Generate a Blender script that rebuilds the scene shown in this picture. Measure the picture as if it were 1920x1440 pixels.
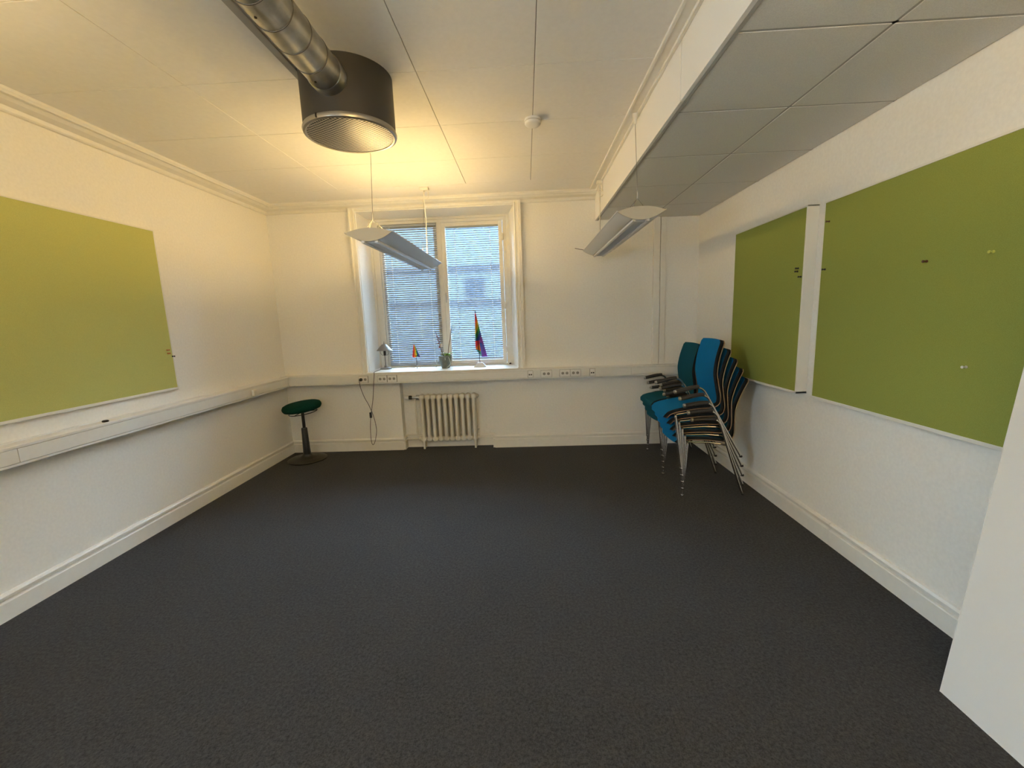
import bpy, bmesh, math, random
from mathutils import Matrix, Vector
random.seed(7)
for o in list(bpy.data.objects): bpy.data.objects.remove(o)
SC = bpy.context.scene
COL = SC.collection
R = math.radians

# ------------------------------------------------------------------ camera
CX, CH = 2.8392, 1.5
YAW, PITCH, ROLL, FPX = -0.038254, 0.154601, -0.037195, 792.08
def cam_axes():
    F = Vector((math.sin(YAW)*math.cos(PITCH), math.cos(YAW)*math.cos(PITCH), -math.sin(PITCH)))
    r0 = Vector((math.cos(YAW), -math.sin(YAW), 0)); u0 = r0.cross(F)
    r = r0*math.cos(ROLL) + u0*math.sin(ROLL); u = -r0*math.sin(ROLL) + u0*math.cos(ROLL)
    return r, u, F
r_, u_, F_ = cam_axes()
cd = bpy.data.cameras.new('camera'); cam = bpy.data.objects.new('camera', cd); COL.objects.link(cam)
cd.sensor_fit = 'HORIZONTAL'; cd.sensor_width = 36.0; cd.lens = FPX/1920*36.0
cd.clip_start = 0.02; cd.clip_end = 200
m3 = Matrix((r_, u_, -F_)).transposed().to_4x4()
cam.matrix_world = Matrix.Translation((CX, 0, CH)) @ m3
SC.camera = cam

# ------------------------------------------------------------------ sky and exposure
w = bpy.data.worlds.new('overcast_sky'); SC.world = w; w.use_nodes = True
bg = w.node_tree.nodes['Background']
bg.inputs[0].default_value = (0.57, 0.78, 1.0, 1); bg.inputs[1].default_value = 18.0
vs = SC.view_settings
vs.view_transform = 'Standard'; vs.look = 'None'; vs.gamma = 1.0; vs.exposure = 0.84
vs.use_curve_mapping = False
WARM = (1.0, 0.70, 0.29)
LAMP_FRONT, LAMP_LEFT, LAMP_FILL = 17.0, 6.0, 72.0     # watts of the lit pendant lamps, the last an added fill lamp

# ------------------------------------------------------------------ room numbers (metres)
D = 4.816      # back wall
W = 4.738      # right wall
ZC = 2.80      # ceiling
ZS = 2.5115    # lowered ceiling
XS = 3.632     # fascia of the lowered ceiling
YR = -1.9      # rear wall
WX0, WX1, WX1B = 1.003, 2.738, 2.668    # window opening (right reveal is splayed)
WZ0, WZ1 = 0.935, 2.712
WD = 0.40                               # depth of reveal

# ------------------------------------------------------------------ materials
MATS = {}
def mat(name, col, rough=0.6, metal=0.0, noise=None, bump=None, spec=None, sheen=0.0, emit=None, alpha=None, trans=0.0):
    if name in MATS: return MATS[name]
    m = bpy.data.materials.new(name); m.use_nodes = True; MATS[name] = m
    nt = m.node_tree; b = nt.nodes['Principled BSDF']
    b.inputs['Base Color'].default_value = (*col, 1)
    b.inputs['Roughness'].default_value = rough; b.inputs['Metallic'].default_value = metal
    if spec is not None: b.inputs['Specular IOR Level'].default_value = spec
    if sheen: b.inputs['Sheen Weight'].default_value = sheen
    if trans: b.inputs['Transmission Weight'].default_value = trans
    if emit: b.inputs['Emission Color'].default_value = (*emit[0], 1); b.inputs['Emission Strength'].default_value = emit[1]
    tc = nt.nodes.new('ShaderNodeTexCoord')
    if noise:   # (scale, amount, detail)
        n = nt.nodes.new('ShaderNodeTexNoise'); n.inputs['Scale'].default_value = noise[0]; n.inputs['Detail'].default_value = noise[2]
        nt.links.new(tc.outputs['Object'], n.inputs['Vector'])
        cr = nt.nodes.new('ShaderNodeValToRGB')
        a = noise[1]
        cr.color_ramp.elements[0].position = .3; cr.color_ramp.elements[1].position = .7
        cr.color_ramp.elements[0].color = (*[max(0, c*(1-a)) for c in col], 1)
        cr.color_ramp.elements[1].color = (*[min(1, c*(1+a)) for c in col], 1)
        nt.links.new(n.outputs['Fac'], cr.inputs['Fac']); nt.links.new(cr.outputs['Color'], b.inputs['Base Color'])
    if bump:    # (scale, strength, distance)
        n2 = nt.nodes.new('ShaderNodeTexNoise'); n2.inputs['Scale'].default_value = bump[0]; n2.inputs['Detail'].default_value = 3
        nt.links.new(tc.outputs['Object'], n2.inputs['Vector'])
        bp = nt.nodes.new('ShaderNodeBump'); bp.inputs['Strength'].default_value = bump[1]; bp.inputs['Distance'].default_value = bump[2]
        nt.links.new(n2.outputs['Fac'], bp.inputs['Height']); nt.links.new(bp.outputs['Normal'], b.inputs['Normal'])
    return m

M_WALL = mat('wall_paint', (.86, .84, .775), .75, noise=(60, .03, 4), bump=(220, .25, .002))
M_CEIL = mat('ceiling_paint', (.84, .82, .77), .85, noise=(40, .02, 3), bump=(300, .15, .001))
M_TILE = mat('mineral_tile', (.74, .73, .69), .9, noise=(260, .07, 3), bump=(260, .3, .002))
M_GRID = mat('grid_metal_shadow', (.42, .41, .38), .6)  # grey metal edge; grid lines darkened to stand for shadow gaps between tiles
M_GLOSS = mat('gloss_white_paint', (.82, .80, .73), .38, noise=(25, .02, 3))
M_FASC = mat('fascia_white', (.86, .85, .81), .5)
M_TRUNK = mat('trunking_plastic', (.80, .79, .74), .45, noise=(30, .015, 2))
M_PLAST = mat('white_plastic', (.82, .81, .77), .4)
M_DARKHOLE = mat('socket_hole', (.03, .028, .025), .6)
M_SOCKIN = mat('socket_recess', (.34, .32, .28), .5)
M_FRAME = mat('window_frame_paint', (.76, .74, .67), .45, noise=(30, .02, 2))
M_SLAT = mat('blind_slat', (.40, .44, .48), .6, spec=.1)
M_CORD = mat('blind_cord', (.85, .86, .86), .7)
M_CHROME = mat('chrome', (.72, .71, .69), .27, 1.0)
M_STEEL = mat('brushed_steel', (.55, .55, .54), .35, 1.0)
M_ZINC = mat('galvanised_duct', (.46, .45, .42), .33, 1.0, noise=(14, .22, 5))
M_DUCTSEAM = mat('duct_seam', (.10, .095, .09), .6, .4)
M_DIFF = mat('diffuser_grey', (.040, .036, .030), .5, .2)
M_RIM = mat('diffuser_rim', (.30, .28, .25), .3, .7)
M_BLACK = mat('black_plastic', (.012, .012, .012), .42)
M_BLACKMET = mat('black_metal', (.02, .018, .016), .4, .3)
M_STOOLBASE = mat('black_rubber_base', (.022, .020, .018), .45, noise=(80, .3, 3), bump=(200, .2, .002))
M_GREENSEAT = mat('dark_green_wool', (.004, .042, .034), .95, noise=(300, .5, 3), bump=(500, .4, .002), spec=.1)
M_PLYB = mat('black_lacquered_ply', (.010, .010, .011), .35)
M_PLYE = mat('ply_edge_wood', (.25, .17, .10), .55)
M_BLUE = mat('blue_wool', (.006, .165, .400), .95, noise=(380, .28, 3), bump=(600, .4, .002), spec=.1)
M_TEAL = mat('teal_wool', (.009, .092, .145), .95, noise=(380, .28, 3), bump=(600, .4, .002), spec=.1)
M_BLUESIDE = mat('dark_side_fabric', (.008, .012, .016), .9)
M_ARM = mat('armrest_grey', (.035, .032, .032), .5)
M_LAMP = mat('lamp_white_metal', (.62, .63, .63), .35, .15)
M_LAMPEND = mat('lamp_end_cap', (.55, .50, .40), .5)
M_REFL = mat('lamp_reflector', (.55, .56, .58), .22, .8)
M_LOUVRE = mat('lamp_louvre', (.70, .71, .72), .3, .4)
M_GLOWTUBE = mat('lit_tube', (1, .8, .5), .4, emit=(WARM, 1.2))
M_TUBE = mat('unlit_tube', (.85, .86, .86), .3)
M_WIRE = mat('steel_wire', (.20, .19, .17), .4, .6)
M_WCABLE = mat('white_cable', (.80, .77, .68), .5)
M_LCORD = mat('brown_cord', (.055, .040, .028), .6)
M_POT = mat('grey_green_pot', (.13, .15, .13), .35, noise=(30, .2, 3))
M_LEAF = mat('orchid_leaf', (.20, .42, .07), .45)
M_STEM = mat('orchid_stem', (.12, .075, .05), .7)
M_BUD = mat('dried_bud', (.22, .06, .06), .8)
M_ROOT = mat('aerial_root', (.62, .66, .56), .7)
M_TAG = mat('white_tag', (.85, .86, .86), .6)
M_SHADE = mat('lamp_shade_metal', (.27, .262, .24), .45, .5)
M_BULBG = mat('clear_glass', (.9, .9, .9), .03, trans=1.0)
M_RADI = mat('radiator_enamel', (.78, .75, .66), .32, noise=(20, .02, 2))
M_PANEL = mat('white_laminate', (.76, .75, .71), .5)
M_BFRAME = mat('board_frame_white', (.80, .78, .70), .45)
M_ALU = mat('aluminium_edge', (.60, .59, .55), .4, .6)
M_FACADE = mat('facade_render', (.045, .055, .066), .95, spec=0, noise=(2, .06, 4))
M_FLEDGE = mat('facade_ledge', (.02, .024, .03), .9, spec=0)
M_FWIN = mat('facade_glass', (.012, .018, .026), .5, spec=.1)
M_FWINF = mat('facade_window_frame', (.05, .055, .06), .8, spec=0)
M_STREET = mat('street_asphalt', (.16, .16, .17), .9)

def fabric(name, c1, c2, scale):
    m = bpy.data.materials.new(name); m.use_nodes = True; nt = m.node_tree; b = nt.nodes['Principled BSDF']
    tc = nt.nodes.new('ShaderNodeTexCoord'); n = nt.nodes.new('ShaderNodeTexNoise')
    n.inputs['Scale'].default_value = scale; n.inputs['Detail'].default_value = 4
    nt.links.new(tc.outputs['Object'], n.inputs['Vector'])
    cr = nt.nodes.new('ShaderNodeValToRGB'); cr.color_ramp.elements[0].position = .35; cr.color_ramp.elements[1].position = .65
    cr.color_ramp.elements[0].color = (*c1, 1); cr.color_ramp.elements[1].color = (*c2, 1)
    nt.links.new(n.outputs['Fac'], cr.inputs['Fac']); nt.links.new(cr.outputs['Color'], b.inputs['Base Color'])
    b.inputs['Roughness'].default_value = .95; b.inputs['Specular IOR Level'].default_value = .15
    bp = nt.nodes.new('ShaderNodeBump'); bp.inputs['Strength'].default_value = .35; bp.inputs['Distance'].default_value = .002
    nt.links.new(n.outputs['Fac'], bp.inputs['Height']); nt.links.new(bp.outputs['Normal'], b.inputs['Normal'])
    return m
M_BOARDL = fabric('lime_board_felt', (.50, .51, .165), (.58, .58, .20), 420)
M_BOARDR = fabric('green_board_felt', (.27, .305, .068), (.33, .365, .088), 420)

def carpet_mat():
    m = bpy.data.materials.new('loop_carpet'); m.use_nodes = True; nt = m.node_tree; b = nt.nodes['Principled BSDF']
    tc = nt.nodes.new('ShaderNodeTexCoord')
    v = nt.nodes.new('ShaderNodeTexVoronoi'); v.inputs['Scale'].default_value = 190
    n = nt.nodes.new('ShaderNodeTexNoise'); n.inputs['Scale'].default_value = 75; n.inputs['Detail'].default_value = 5
    n2 = nt.nodes.new('ShaderNodeTexNoise'); n2.inputs['Scale'].default_value = 1.6; n2.inputs['Detail'].default_value = 3
    for q in (v, n, n2): nt.links.new(tc.outputs['Object'], q.inputs['Vector'])
    mx = nt.nodes.new('ShaderNodeMath'); mx.operation = 'MULTIPLY_ADD'; mx.inputs[1].default_value = .45
    nt.links.new(v.outputs['Distance'], mx.inputs[0]); nt.links.new(n.outputs['Fac'], mx.inputs[2])
    cr = nt.nodes.new('ShaderNodeValToRGB'); cr.color_ramp.elements[0].position = .35; cr.color_ramp.elements[1].position = .95
    cr.color_ramp.elements[0].color = (.013, .0125, .0128, 1); cr.color_ramp.elements[1].color = (.055, .053, .054, 1)
    nt.links.new(mx.outputs[0], cr.inputs['Fac'])
    mm = nt.nodes.new('ShaderNodeMix'); mm.data_type = 'RGBA'; mm.blend_type = 'MULTIPLY'; mm.inputs[0].default_value = .35
    c2 = nt.nodes.new('ShaderNodeValToRGB'); c2.color_ramp.elements[0].position = .3; c2.color_ramp.elements[1].position = .7
    c2.color_ramp.elements[0].color = (.7, .7, .7, 1); c2.color_ramp.elements[1].color = (1, 1, 1, 1)
    nt.links.new(n2.outputs['Fac'], c2.inputs['Fac'])
    nt.links.new(cr.outputs['Color'], mm.inputs[6]); nt.links.new(c2.outputs['Color'], mm.inputs[7])
    nt.links.new(mm.outputs[2], b.inputs['Base Color'])
    b.inputs['Roughness'].default_value = 1; b.inputs['Specular IOR Level'].default_value = .1
    b.inputs['Sheen Weight'].default_value = .06; b.inputs['Sheen Roughness'].default_value = .6
    bp = nt.nodes.new('ShaderNodeBump'); bp.inputs['Strength'].default_value = .6; bp.inputs['Distance'].default_value = .004
    nt.links.new(mx.outputs[0], bp.inputs['Height']); nt.links.new(bp.outputs['Normal'], b.inputs['Normal'])
    return m
M_CARPET = carpet_mat()

def grille_mat():
    m = bpy.data.materials.new('perforated_steel'); m.use_nodes = True; nt = m.node_tree; b = nt.nodes['Principled BSDF']
    tc = nt.nodes.new('ShaderNodeTexCoord'); v = nt.nodes.new('ShaderNodeTexVoronoi')
    v.inputs['Scale'].default_value = 62; v.inputs['Randomness'].default_value = 0.0
    mp = nt.nodes.new('ShaderNodeMapping'); mp.inputs['Rotation'].default_value = (0, 0, R(28)); mp.inputs['Scale'].default_value = (1, 1, 0)
    nt.links.new(tc.outputs['Object'], mp.inputs['Vector']); nt.links.new(mp.outputs['Vector'], v.inputs['Vector'])
    cr = nt.nodes.new('ShaderNodeValToRGB'); cr.color_ramp.elements[0].position = .40; cr.color_ramp.elements[1].position = .46
    cr.color_ramp.elements[0].color = (.02, .018, .015, 1); cr.color_ramp.elements[1].color = (.62, .58, .52, 1)
    nt.links.new(v.outputs['Distance'], cr.inputs['Fac']); nt.links.new(cr.outputs['Color'], b.inputs['Base Color'])
    b.inputs['Roughness'].default_value = .4; b.inputs['Metallic'].default_value = .2
    return m
M_GRILLE = grille_mat()

def vcol_mat(name):
    m = bpy.data.materials.new(name); m.use_nodes = True; nt = m.node_tree; b = nt.nodes['Principled BSDF']
    a = nt.nodes.new('ShaderNodeVertexColor'); a.layer_name = 'Col'
    nt.links.new(a.outputs['Color'], b.inputs['Base Color']); b.inputs['Roughness'].default_value = .7
    b.inputs['Transmission Weight'].default_value = 0.0
    return m
M_FLAG = vcol_mat('printed_flag_cloth')
def glass_mat():
    m = bpy.data.materials.new('window_glass'); m.use_nodes = True; nt = m.node_tree
    for n in list(nt.nodes): nt.nodes.remove(n)
    o = nt.nodes.new('ShaderNodeOutputMaterial'); mx = nt.nodes.new('ShaderNodeMixShader')
    t = nt.nodes.new('ShaderNodeBsdfTransparent'); g = nt.nodes.new('ShaderNodeBsdfGlossy'); f = nt.nodes.new('ShaderNodeFresnel')
    t.inputs[0].default_value = (.93, .97, 1, 1); g.inputs['Roughness'].default_value = .01; f.inputs[0].default_value = 1.35
    nt.links.new(f.outputs[0], mx.inputs[0]); nt.links.new(t.outputs[0], mx.inputs[1]); nt.links.new(g.outputs[0], mx.inputs[2])
    nt.links.new(mx.outputs[0], o.inputs[0]); return m
M_GLASS = glass_mat()

# ------------------------------------------------------------------ mesh helpers
def box(bm, x0, x1, y0, y1, z0, z1, bev=0.0, mi=0):
    ret = bmesh.ops.create_cube(bm, size=1.0)
    vs_ = ret['verts']
    for v in vs_:
        v.co = Vector(((x0+x1)/2 + v.co.x*(x1-x0), (y0+y1)/2 + v.co.y*(y1-y0), (z0+z1)/2 + v.co.z*(z1-z0)))
    fs = set(f for v in vs_ for f in v.link_faces)
    for f in fs: f.material_index = mi
    if bev > 0:
        es = list(set(e for v in vs_ for e in v.link_edges))
        rr = bmesh.ops.bevel(bm, geom=es, offset=bev, segments=2, affect='EDGES', profile=.5)
        for f in rr['faces']: f.material_index = mi
    return bm
def bxm(*a, bev=0.0):
    bm = bmesh.new(); box(bm, *a, bev=bev); return bm
def prism(bm, pts, axis, a0, a1, mi=0):
    """extrude closed 2D polygon pts along axis ('x': pts=(y,z); 'y': pts=(x,z); 'z': pts=(x,y))"""
    def mk(p, a):
        return {'x': (a, p[0], p[1]), 'y': (p[0], a, p[1]), 'z': (p[0], p[1], a)}[axis]
    A = [bm.verts.new(mk(p, a0)) for p in pts]; B = [bm.verts.new(mk(p, a1)) for p in pts]
    n = len(pts); fs = []
    for i in range(n): fs.append(bm.faces.new((A[i], A[(i+1) % n], B[(i+1) % n], B[i])))
    fs.append(bm.faces.new(A[::-1])); fs.append(bm.faces.new(B))
    for f in fs: f.material_index = mi
    bmesh.ops.recalc_face_normals(bm, faces=fs)
def lathe(bm, prof, c=(0, 0, 0), n=32, axis='z', mi=0, closed=False):
    rings = []
    for (r, h) in prof:
        ring = []
        for k in range(n):
            a = 2*math.pi*k/n; x, y = r*math.cos(a), r*math.sin(a)
            p = {'z': (x, y, h), 'y': (x, h, y), 'x': (h, x, y)}[axis]
            ring.append(bm.verts.new((c[0]+p[0], c[1]+p[1], c[2]+p[2])))
        rings.append(ring)
    fs = []
    for i in range(len(rings)-1):
        for k in range(n):
            fs.append(bm.faces.new((rings[i][k], rings[i][(k+1) % n], rings[i+1][(k+1) % n], rings[i+1][k])))
    if not closed:
        fs.append(bm.faces.new(rings[0][::-1])); fs.append(bm.faces.new(rings[-1]))
    else:
        for k in range(n): fs.append(bm.faces.new((rings[-1][k], rings[-1][(k+1) % n], rings[0][(k+1) % n], rings[0][k])))
    for f in fs: f.material_index = mi
    bmesh.ops.recalc_face_normals(bm, faces=fs)
def smooth_pts(pts, sub=6):
    pts = [Vector(p) for p in pts]; out = []
    for i in range(len(pts)-1):
        p0 = pts[max(0, i-1)]; p1 = pts[i]; p2 = pts[i+1]; p3 = pts[min(len(pts)-1, i+2)]
        for k in range(sub):
            t = k/sub
            out.append(.5*((2*p1)+(-p0+p2)*t+(2*p0-5*p1+4*p2-p3)*t*t+(-p0+3*p1-3*p2+p3)*t**3))
    out.append(pts[-1]); return out
def tube(bm, pts, r, n=10, mi=0, closed=False):
    pts = [Vector(p) for p in pts]; N = len(pts); rr = r if isinstance(r, (list, tuple)) else [r]*N
    rings = []; prev = None
    for i, p in enumerate(pts):
        a = pts[(i-1) % N] if (closed or i > 0) else p; b = pts[(i+1) % N] if (closed or i < N-1) else p
        t = (b-a).normalized()
        if prev is None:
            ref = Vector((0, 0, 1)) if abs(t.z) < .9 else Vector((1, 0, 0)); nrm = t.cross(ref).normalized()
        else:
            nrm = (prev - t*prev.dot(t))
            nrm = nrm.normalized() if nrm.length > 1e-6 else t.orthogonal().normalized()
        prev = nrm; bi = t.cross(nrm)
        rings.append([bm.verts.new(p + (nrm*math.cos(2*math.pi*k/n) + bi*math.sin(2*math.pi*k/n))*rr[i]) for k in range(n)])
    fs = []
    M = N if closed else N-1
    for i in range(M):
        A, B = rings[i], rings[(i+1) % N]
        for k in range(n): fs.append(bm.faces.new((A[k], A[(k+1) % n], B[(k+1) % n], B[k])))
    if not closed:
        fs.append(bm.faces.new(rings[0][::-1])); fs.append(bm.faces.new(rings[-1]))
    for f in fs: f.material_index = mi
    bmesh.ops.recalc_face_normals(bm, faces=fs)
def obj(name, bm, mats, parent=None, smooth=False, loc=None, angle=40):
    me = bpy.data.meshes.new(name); bm.normal_update(); bm.to_mesh(me); bm.free()
    if not isinstance(mats, (list, tuple)): mats = [mats]
    for m in mats: me.materials.append(m)
    if smooth:
        for p in me.polygons: p.use_smooth = True
        me.set_sharp_from_angle(angle=R(angle))
    o = bpy.data.objects.new(name, me); COL.objects.link(o)
    if loc: o.location = loc
    if parent: o.parent = parent
    return o
def inst(name, me, parent, loc=(0, 0, 0)):
    o = bpy.data.objects.new(name, me); COL.objects.link(o); o.location = loc; o.parent = parent; return o
def empty(name, loc=(0, 0, 0)):
    o = bpy.data.objects.new(name, None); COL.objects.link(o); o.location = loc; o.empty_display_size = .1; return o
def tag(o, label, cat, group=None):
    o['label'] = label; o['category'] = cat
    if group: o['group'] = group
    return o
def struct(o, label=None):
    o['kind'] = 'structure'
    if label: o['label'] = label
    return o
def local(bm, org):
    bmesh.ops.translate(bm, vec=-Vector(org), verts=bm.verts); return bm

# ================================================================== SETTING
# floor
struct(obj('floor', bxm(-.1, W+.1, YR-.1, D+.15, -.1, 0), M_CARPET), 'charcoal loop-pile carpet covering the whole floor')
# left wall, right wall
bm = bmesh.new(); SY0, SY1, SZ0, SZ1 = -1.60, -.62, .95, 2.05
box(bm, -.15, 0, SY1, D, 0, 3.0); box(bm, -.15, 0, YR-.1, SY0, 0, 3.0); box(bm, -.15, 0, SY0, SY1, 0, SZ0); box(bm, -.15, 0, SY0, SY1, SZ1, 3.0)
struct(obj('wall_left', bm, M_WALL), 'white painted left wall')
bm = bmesh.new(); box(bm, -.12, -.06, SY0, SY0+.05, SZ0, SZ1); box(bm, -.12, -.06, SY1-.05, SY1, SZ0, SZ1); box(bm, -.12, -.06, SY0+.05, SY1-.05, SZ0, SZ0+.05); box(bm, -.12, -.06, SY0+.05, SY1-.05, SZ1-.05, SZ1); box(bm, -.12, -.06, (SY0+SY1)/2-.025, (SY0+SY1)/2+.025, SZ0+.05, SZ1-.05)
struct(obj('window_fill', bm, M_FRAME), 'added unseen side window behind the viewer letting in cool fill light')  # invented opening, added so cool daylight fills the near right side
struct(obj('wall_right', bxm(W, W+.15, YR-.1, D, 0, 3.0), M_WALL), 'white painted right wall behind the green boards')
struct(obj('wall_rear', bxm(-.15, W+.15, YR-.15, YR, 0, 3.0), M_WALL), 'white wall behind the viewer')
# back wall with window opening and radiator niche
bm = bmesh.new()
NX0, NX1, NY = 1.345, 2.432, 4.925
TB = D+WD+.12
box(bm, -.15, WX0, D, TB, 0, 3.0)
box(bm, WX1, W+.15, D, TB, 0, 3.0)
box(bm, WX0, WX1, D, TB, WZ1, 3.0)
box(bm, WX0, NX0, D, TB, 0, WZ0-.01)
box(bm, NX1, WX1, D, TB, 0, WZ0-.01)
box(bm, NX0, NX1, NY, TB, 0, WZ0-.01)
box(bm, NX0, NX1, D, NY, .80, WZ0-.01)
prism(bm, [(WX1, D+.002), (WX1B, D+WD), (WX1B, TB), (WX1, TB)], 'z', WZ0-.01, WZ1)   # splayed reveal
struct(obj('wall_back', bm, M_WALL), 'white back wall with window reveal and radiator niche')

# ceiling: slab with separate panels
bm = bxm(-.15, W+.15, YR-.1, D+.5, ZC+.006, 3.0)
ceil = struct(obj('ceiling', bm, mat('ceiling_joint', (.20, .18, .15), .9)), 'pale panelled ceiling with fine joints')
def panel_mesh(name, sx, sy, t, m, bev=.0015):
    bm = bxm(-sx/2, sx/2, -sy/2, sy/2, -t, 0, bev=bev)
    me = bpy.data.meshes.new(name); bm.to_mesh(me); bm.free(); me.materials.append(m); return me
xs_ = [0.0, 1.045, 2.300, 2.925, 3.60]
ys_ = [4.315, 3.690, 3.065, 2.435, 1.808, 1.180, .552, -.075, -.702, -1.33, -1.9]
G = .0035
cache = {}
for i in range(len(xs_)-1):
    for j in range(len(ys_)-1):
        sx = xs_[i+1]-xs_[i]-G; sy = ys_[j]-ys_[j+1]-G
        k = (round(sx, 3), round(sy, 3))
        if k not in cache: cache[k] = panel_mesh('ceiling_panel', sx, sy, .012, M_CEIL)
        inst('ceiling_panel', cache[k], ceil, ((xs_[i]+xs_[i+1])/2, (ys_[j]+ys_[j+1])/2, ZC+.012))
inst('ceiling_panel', panel_mesh('ceiling_border', 3.6, D-4.315-G, .012, M_CEIL), ceil, (1.8, (D+4.315)/2, ZC+.012)).name = 'ceiling_border'

# lowered ceiling on the right: fascia boards, grid and tiles
low = struct(empty('ceiling_lowered', (XS, D, ZS)), 'lowered ceiling of grey mineral tiles along the right wall')
bm = bmesh.new()
box(bm, XS+.008, W, YR, D, ZS+.016, ZS+.05)
obj('backing', local(bm, (XS, D, ZS)), M_GRID, low)
for (a, b) in ((YR, 2.258), (2.266, D)):
    obj('fascia_board', local(bxm(XS-.012, XS+.008, a, b, ZS-.004, 2.79, bev=.001), (XS, D, ZS)), M_FASC, low)
tx = [3.652, 4.216, W]; ty = [D, 4.285, 3.662, 3.022, 2.393, 1.768, 1.14, .51, -.12, -.75, -1.38, YR]
bm = bmesh.new()
box(bm, XS+.006, 3.654, YR, D, ZS-.004, ZS+.014)                  # edge angle
for x in tx[1:2]: box(bm, x-.011, x+.011, YR, D, ZS+.002, ZS+.014)
for y in ty[1:-1]: box(bm, XS+.02, W, y-.010, y+.010, ZS+.002, ZS+.014)
obj('tile_grid', local(bm, (XS, D, ZS)), M_GRID, low)
cache = {}
for i in range(2):
    for j in range(len(ty)-1):
        sx = tx[i+1]-tx[i]-.011; sy = ty[j]-ty[j+1]-.011
        k = (round(sx, 3), round(sy, 3))
        if k not in cache: cache[k] = panel_mesh('ceiling_tile', sx, sy, .014, M_TILE, .003)
        inst('ceiling_tile', cache[k], low, ((tx[i]+tx[i+1])/2-XS, (ty[j]+ty[j+1])/2-D, .014))

# cornices
CP = [(0, 2.722), (.020, 2.722), (.028, 2.729), (.033, 2.741), (.026, 2.744), (.030, 2.752), (.050, 2.757), (.078, 2.763), (.098, 2.776), (.106, 2.784), (.116, 2.780), (.122, 2.771), (.140, 2.770), (.146, 2.778), (.152, 2.784), (.152, ZC), (0, ZC)]
bm = bmesh.new(); prism(bm, CP, 'y', YR, D); struct(obj('trim_1', bm, M_GLOSS), 'stepped plaster cornice along the left wall')
bm = bmesh.new(); prism(bm, [(D-p[0], p[1]) for p in CP], 'x', 0, XS-.012); struct(obj('trim_2', bm, M_GLOSS), 'stepped plaster cornice above the window')
# trim between ceiling and fascia
bm = bmesh.new()
box(bm, 3.540, 3.556, YR, D-.15, ZC-.016, ZC, bev=.003); box(bm, 3.556, 3.6195, YR, D-.15, ZC-.008, ZC); box(bm, 3.602, 3.6195, YR, D-.15, ZC-.026, ZC-.008, bev=.003)
struct(obj('trim_3', bm, M_GLOSS), 'narrow ceiling moulding running along the white fascia')
# architrave of the window: two moulded uprights
def architrave(name, x_in, x_out, lab):
    s = 1 if x_out > x_in else -1
    pts = [(x_in, D), (x_in, D-.030), (x_in+s*.014, D-.036), (x_in+s*.018, D-.028), (x_in+s*.046, D-.028), (x_in+s*.052, D-.048), (x_out, D-.048), (x_out, D)]
    bm = bmesh.new(); prism(bm, pts, 'z', .926, 2.742); return struct(obj(name, bm, M_GLOSS), lab)
architrave('trim_4', WX0-.004, WX0-.070, 'moulded upright casing left of the window')
architrave('trim_5', WX1-.001, WX1+.079, 'moulded upright casing right of the window')
# boxed-in riser on the back wall right of window
bm = bmesh.new(); box(bm, 4.243, 4.311, D-.035, D, .93, ZS, bev=.002); box(bm, 4.318, 4.377, D-.028, D, .93, ZS, bev=.002)
box(bm, 4.311, 4.318, D-.012, D, .93, ZS)
struct(obj('trim_6', bm, M_GLOSS), 'vertical boxed casing on the back wall left of the corner')

# baseboards
BP = [(0, 0), (.022, 0), (.022, .096), (.018, .101), (.007, .104), (.006, .112), (.019, .117), (.021, .132), (.013, .143), (0, .146)]
bm = bmesh.new(); prism(bm, [(p[0], p[1]) for p in BP], 'y', YR, D); struct(obj('baseboard_left', bm, M_GLOSS), 'white grooved baseboard along the left wall')
bm = bmesh.new()
prism(bm, [(W-p[0], p[1]) for p in BP], 'y', 2.572, D); prism(bm, [(W-p[0], p[1]) for p in BP], 'y', YR, 2.569)
struct(obj('baseboard_right', bm, M_GLOSS), 'white grooved baseboard along the right wall')
bm = bmesh.new()
prism(bm, [(D-p[0], p[1]) for p in BP], 'x', 0, NX0); prism(bm, [(D-p[0], p[1]) for p in BP], 'x', NX1, W)
prism(bm, [(NY-p[0], p[1]) for p in BP], 'x', NX0, NX1)
prism(bm, [(NX0+p[0], p[1]) for p in BP], 'y', D-.01, NY); prism(bm, [(NX1-p[0], p[1]) for p in BP], 'y', D-.01, NY)
struct(obj('baseboard_back', bm, M_GLOSS), 'white grooved baseboard along the back wall')

# window
YW = D+WD
win = struct(empty('window_1', ((WX0+WX1B)/2, YW, WZ0)), 'two-light cream painted casement window with blinds')
wo = ((WX0+WX1B)/2, YW, WZ0)
def wpart(name, bm, m, par=win, org=wo, **k): return obj(name, local(bm, org), m, par, **k)
bm = bmesh.new()
fy0, fy1 = YW, YW+.10
box(bm, WX0, 1.100, fy0, fy1, WZ0, WZ1); box(bm, 2.594, WX1B, fy0, fy1, WZ0, WZ1)
box(bm, 1.100, 2.594, fy0, fy1, 2.652, WZ1); box(bm, 1.100, 2.594, fy0, fy1, WZ0, .957)
box(bm, 1.812, 1.860, fy0, fy1, .957, 2.652)
wpart('window_frame', bm, M_FRAME)
box2 = bmesh.new(); box(box2, WX0-.01, 1.030, fy0-.018, fy0, WZ0, WZ1, bev=.003); box(box2, 2.640, WX1B+.01, fy0-.018, fy0, WZ0, WZ1, bev=.003); box(box2, 1.03, 2.64, fy0-.018, fy0, 2.685, WZ1, bev=.003)
wpart('frame_moulding', box2, M_FRAME)
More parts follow.
